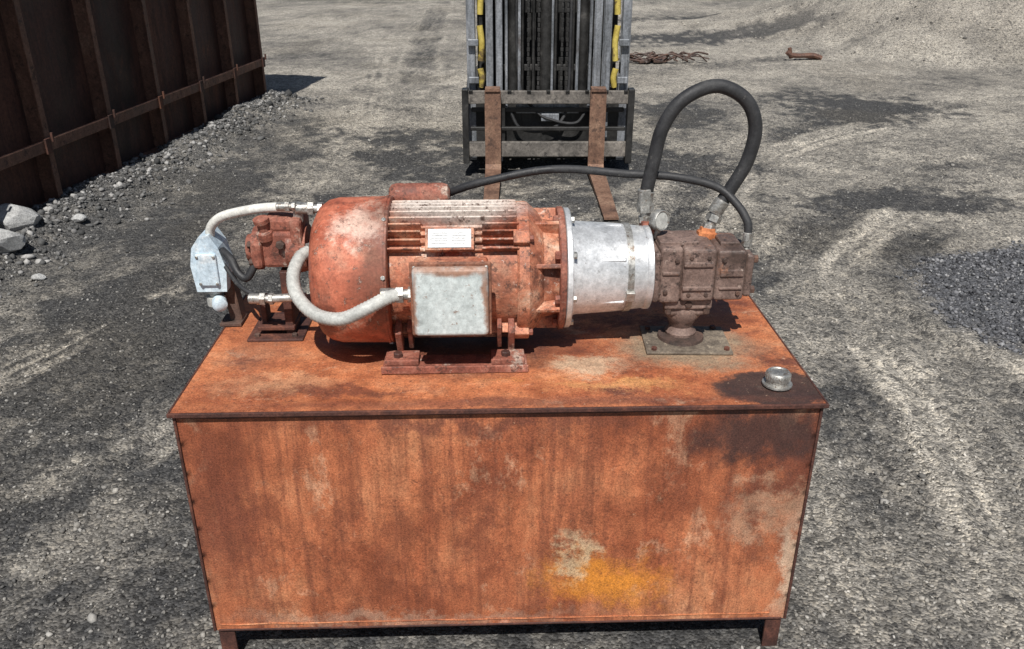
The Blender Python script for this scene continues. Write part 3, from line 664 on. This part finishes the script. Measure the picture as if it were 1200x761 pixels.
# ------------------------------------------------------------------ FORKLIFT
fk_grey=weathered('worn_mast_steel',[(.3,(.13,.145,.16)),(.5,(.27,.285,.31)),(.75,(.42,.435,.46))],5,(1,1,.3),rough=(.35,.6),metal=.3,bump=.2,grain=60,patch=[((.10,.07,.055),4,.56,.68,.7)],streak=((.06,.06,.06),.45))
fk_black=weathered('greasy_black_paint',[(.3,(.010,.010,.010)),(.6,(.028,.027,.026)),(.8,(.09,.085,.08))],6,rough=(.35,.7),bump=.2,grain=70)
fk_yel=weathered('yellow_truck_paint',[(.3,(.45,.34,.07)),(.6,(.62,.50,.13)),(.8,(.66,.58,.26))],4,rough=(.35,.55),bump=.1,grain=60,grainamt=.15,patch=[((.12,.08,.05),7,.52,.60,.85)])
fk_tan=weathered('dusty_carriage_steel',[(.3,(.06,.055,.05)),(.5,(.15,.135,.12)),(.75,(.30,.27,.235))],6,bump=.3,grain=60,flake=[((.03,.028,.026),16,.55,.6,.7)])
fork_m=weathered('rusty_fork_steel',[(.3,(.09,.05,.036)),(.5,(.18,.10,.066)),(.75,(.30,.19,.13))],7,bump=.3,grain=70,flake=[((.05,.03,.024),18,.55,.6,.7)])
tyre=weathered('tyre_rubber',[(.3,(.018,.018,.018)),(.7,(.05,.048,.045))],8,bump=.3,grain=60)
F=empty('forklift',(.306,4.95,0),R(0))
boxes('carriage_bars',[((0,.06,.605),(1.26,.035,.10)),((0,.06,.20),(1.26,.035,.12))],fk_tan,F,.006)
boxes('carriage_side_plates',[((-.645,.07,.38),(.05,.10,.58)),((.645,.07,.38),(.05,.10,.58)),((-.36,.10,.38),(.05,.06,.44)),((.38,.10,.38),(.05,.06,.44)),((0,.115,.50),(1.2,.03,.035)),((0,.07,.36),(1.22,.04,.03)),((0,.20,.36),(1.22,.02,.46))],fk_black,F,.006)
boxes('carriage_notches',[((-.6+k*.15,.038,.655),(.03,.02,.016)) for k in range(9)],fk_black,F,.002)
for nm,fx,ln in (('fork_a',-.43,1.22),('fork_b',.385,1.22)):
    bm=bmesh.new()
    prof=[(.035,.66),(.035,.06),(.02,.035),(-.01,.022),(-ln,.022),(-ln,.034),(-.05,.065),(-.012,.095),(-.012,.66)]
    w=.062
    for_ = []
    for sx in (-1,1): for_.append([bm.verts.new((fx+sx*w*(1 if a>-.9 else .8),a,b_)) for a,b_ in prof])
    bm.faces.new(for_[0]); bm.faces.new(for_[1][::-1])
    for k in range(len(prof)):
        j=(k+1)%len(prof); bm.faces.new((for_[0][k],for_[0][j],for_[1][j],for_[1][k]))
    fin(nm,bm,fork_m,F,False,.004)
    box(nm+'_hook',(fx,.02,.672),(.115,.09,.03),fork_m,F,.004)
ch=[]
for s in (-1,1):
    for xo,yo,w,zh in ((.600,.24,.065,2.35),(.455,.215,.055,2.30),(.380,.19,.05,2.25)):
        ch+= [((s*xo,yo-.05,zh/2+.08),(w,.012,zh)),((s*xo,yo+.06,zh/2+.08),(w,.012,zh)),((s*(xo+w/2-.007),yo+.005,zh/2+.08),(.012,.098,zh))]
boxes('mast_channels',ch,fk_grey,F,.003)
boxes('mast_crossmembers',[((0,.33,.14),(1.22,.05,.16)),((0,.33,1.25),(.9,.03,.10)),((0,.33,2.30),(1.2,.05,.12)),((0,.22,2.42),(1.0,.05,.08)),((0,.26,.80),(.70,.03,.05))],fk_black,F,.006)
bm=bmesh.new()
for xo,r_ in ((-.27,.042),(.27,.042),(-.02,.055)): bm_cyl(bm,(xo,.25,.10),(xo,.25,1.55),r_)
for xo in (-.20,.19,.055,-.115): bm_cyl(bm,(xo,.20,.4),(xo,.20,2.2),.012,seg=10)
fin('lift_cylinders',bm,fk_black,F,True)
bm=bmesh.new()
for xo,r_ in ((-.27,.022),(.27,.022),(-.02,.026)): bm_cyl(bm,(xo,.25,1.55),(xo,.25,2.3),r_)
for xo in (-.325,.325): bm_cyl(bm,(xo,.18,.5),(xo,.18,2.2),.012,seg=10)
fin('cylinder_rods',bm,fk_grey,F,True)
boxes('mast_centre_rails',[((s*.225,.17,1.4),(.022,.03,1.7)) for s in (-1,1)]+[((.03,.165,1.4),(.018,.02,1.7))],fk_grey,F,.004)
chn=[]
for xo in (-.155,-.075,.105,.145):
    for k in range(46): chn.append(((xo,.175,.55+k*.036),(.022 if k%2 else .016,.012,.030)))
boxes('lift_chains',chn,fk_black,F,.001)
bm=bmesh.new()
bm_tube(bm,[(-.3,.12,.50),(-.22,.10,.36),(-.05,.10,.33),(.1,.11,.40),(.16,.16,.6),(.17,.18,1.2),(.17,.18,2.2)],.013,8)
bm_tube(bm,[(.3,.12,.48),(.22,.09,.40),(.05,.09,.42),(-.1,.12,.5),(-.235,.18,.8),(-.24,.18,2.2)],.011,8)
fin('mast_hoses',bm,rubber,F,True)
boxes('mast_brackets',[((s*.58,.15,z_),(.08,.03,.05)) for s in (-1,1) for z_ in (.72,1.0,1.6)]+[((0,.16,.50),(.5,.05,.07)),((.02,.13,.44),(.14,.06,.06))],fk_grey,F,.005)
bm=bmesh.new()
for s in (-1,1):
    for k,(za,zb) in enumerate(((.66,.80),(.86,1.12),(1.2,1.7))):
        bm_tube(bm,[(s*.525,.20,za),(s*.515,.19,(za+zb)/2),(s*.53,.19,zb)],.024,10)
fin('yellow_hose_guards',bm,fk_yel,F,True)
bm=bmesh.new(); bm_box(bm,(0,1.35,.62),(1.06,1.5,.62)); bm_box(bm,(0,2.35,.70),(1.08,.62,.86))
fin('chassis',bm,fk_yel,F,False,.05,3)
boxes('cowl',[((0,1.7,1.12),(.8,.7,.3))],fk_yel,F,.03)
boxes('dashboard',[((0,.62,.80),(.98,.10,1.0)),((0,.74,1.20),(.7,.2,.2))],fk_black,F,.02)
boxes('tilt_arms',[((s*.525,.43,.62),(.06,.30,.07)) for s in (-1,1)]+[((s*.53,.45,1.02),(.055,.05,.85)) for s in (-1,1)],fk_black,F,.01)
bm=bmesh.new()
for s in (-1,1):
    bm_tube(bm,[(s*.50,.62,.9),(s*.50,.66,1.6),(s*.48,.85,2.12),(s*.48,1.5,2.14),(s*.48,2.2,2.10),(s*.48,2.4,1.6),(s*.48,2.45,1.05)],.03,8)
for k in range(7): bm_cyl(bm,(-.48,.95+k*.2,2.14),(.48,.95+k*.2,2.14),.014,seg=8)
fin('overhead_guard',bm,fk_black,F,True)
boxes('seat',[((0,1.55,1.30),(.46,.44,.12)),((0,1.80,1.55),(.46,.12,.5))],fk_black,F,.04)
bm=bmesh.new()
for s in (-1,1):
    for yy_,r_ in ((.72,.33),(2.25,.27)):
        bm_lathe(bm,(s*.56-.10,yy_,r_),(1,0,0),[(0,0),(0,r_*.5),(.02,r_*.55),(.0,r_*.6),(0,r_*.93),(.03,r_),(.17,r_),(.20,r_*.93),(.20,r_*.6),(.18,r_*.55),(.20,r_*.5),(.20,0)],36)
fin('wheels',bm,tyre,F,True)

# ------------------------------------------------------------------ scrap on ground
def gz(a,b_): return float(ground(np.array([a]),np.array([b_]))[0][0])
sc=empty('scrap_metal',(4.45,11.6,gz(4.45,11.6)))
bm=bmesh.new(); bm_tube(bm,[(-.28,0,.12),(-.2,0,.07),(-.05,.02,.06),(.12,0,.07),(.25,-.02,.03)],.035,7,5); fin('bent_pipe',bm,rib_m,sc,True)
boxes('torn_plate',[((.05,.05,.05),(.42,.1,.02),(R(20),R(6),.1)),((-.22,.02,.10),(.05,.05,.16),(0,R(-15),0))],rib_m,sc,.004)
sc2=empty('scrap_metal',(2.25,11.3,gz(2.25,11.3)))
bm=bmesh.new()
for k in range(22):
    a=random.uniform(-.5,.5); b_=random.uniform(-.15,.15); an=random.uniform(-.6,.6); L=random.uniform(.15,.5)
    bm_tube(bm,[(a-L/2*math.cos(an),b_-L/2*math.sin(an),random.uniform(.02,.1)),(a,b_,random.uniform(.03,.16)),(a+L/2*math.cos(an),b_+L/2*math.sin(an),random.uniform(.01,.12))],random.uniform(.006,.02),6,4)
fin('tangled_rods',bm,iron,sc2,True)
boxes('offcuts',[((random.uniform(-.4,.4),random.uniform(-.1,.1),.04),(random.uniform(.08,.2),.1,.03),(random.uniform(-.3,.3),random.uniform(-.3,.3),random.uniform(0,3))) for _ in range(7)],iron,sc2,.003)

# ------------------------------------------------------------------ light
sunel=R(55); travel=Vector((.10,1,0)).normalized()*math.cos(sunel)+Vector((0,0,-math.sin(sunel)))
sl=bpy.data.lights.new('sun','SUN'); sl.energy=5.0; sl.angle=R(.5); sl.color=(1,.97,.92)
so=bpy.data.objects.new('sun',sl); so.rotation_euler=travel.to_track_quat('-Z','Y').to_euler(); so.location=(-2,-6,9); scene.collection.objects.link(so)
w=bpy.data.worlds.new('World'); scene.world=w; w.use_nodes=True; nt=w.node_tree
sky=nt.nodes.new('ShaderNodeTexSky'); sky.sky_type='NISHITA'; sky.sun_disc=False; sky.sun_elevation=sunel
sky.sun_rotation=math.atan2(-travel.x,-travel.y)
nt.links.new(sky.outputs[0],nt.nodes['Background'].inputs[0]); nt.nodes['Background'].inputs[1].default_value=.053
# ------------------------------------------------------------------ camera
cd=bpy.data.cameras.new('camera'); cd.lens=29.73; cd.sensor_width=36; cd.sensor_fit='HORIZONTAL'; cd.clip_end=2000; cd.clip_start=.05
co=bpy.data.objects.new('camera',cd); co.location=(.025,-1.70,1.77); co.rotation_euler=(R(90-24.9),0,0); scene.collection.objects.link(co); scene.camera=co
scene.view_settings.view_transform='Standard'; scene.view_settings.look='None'; scene.view_settings.exposure=0
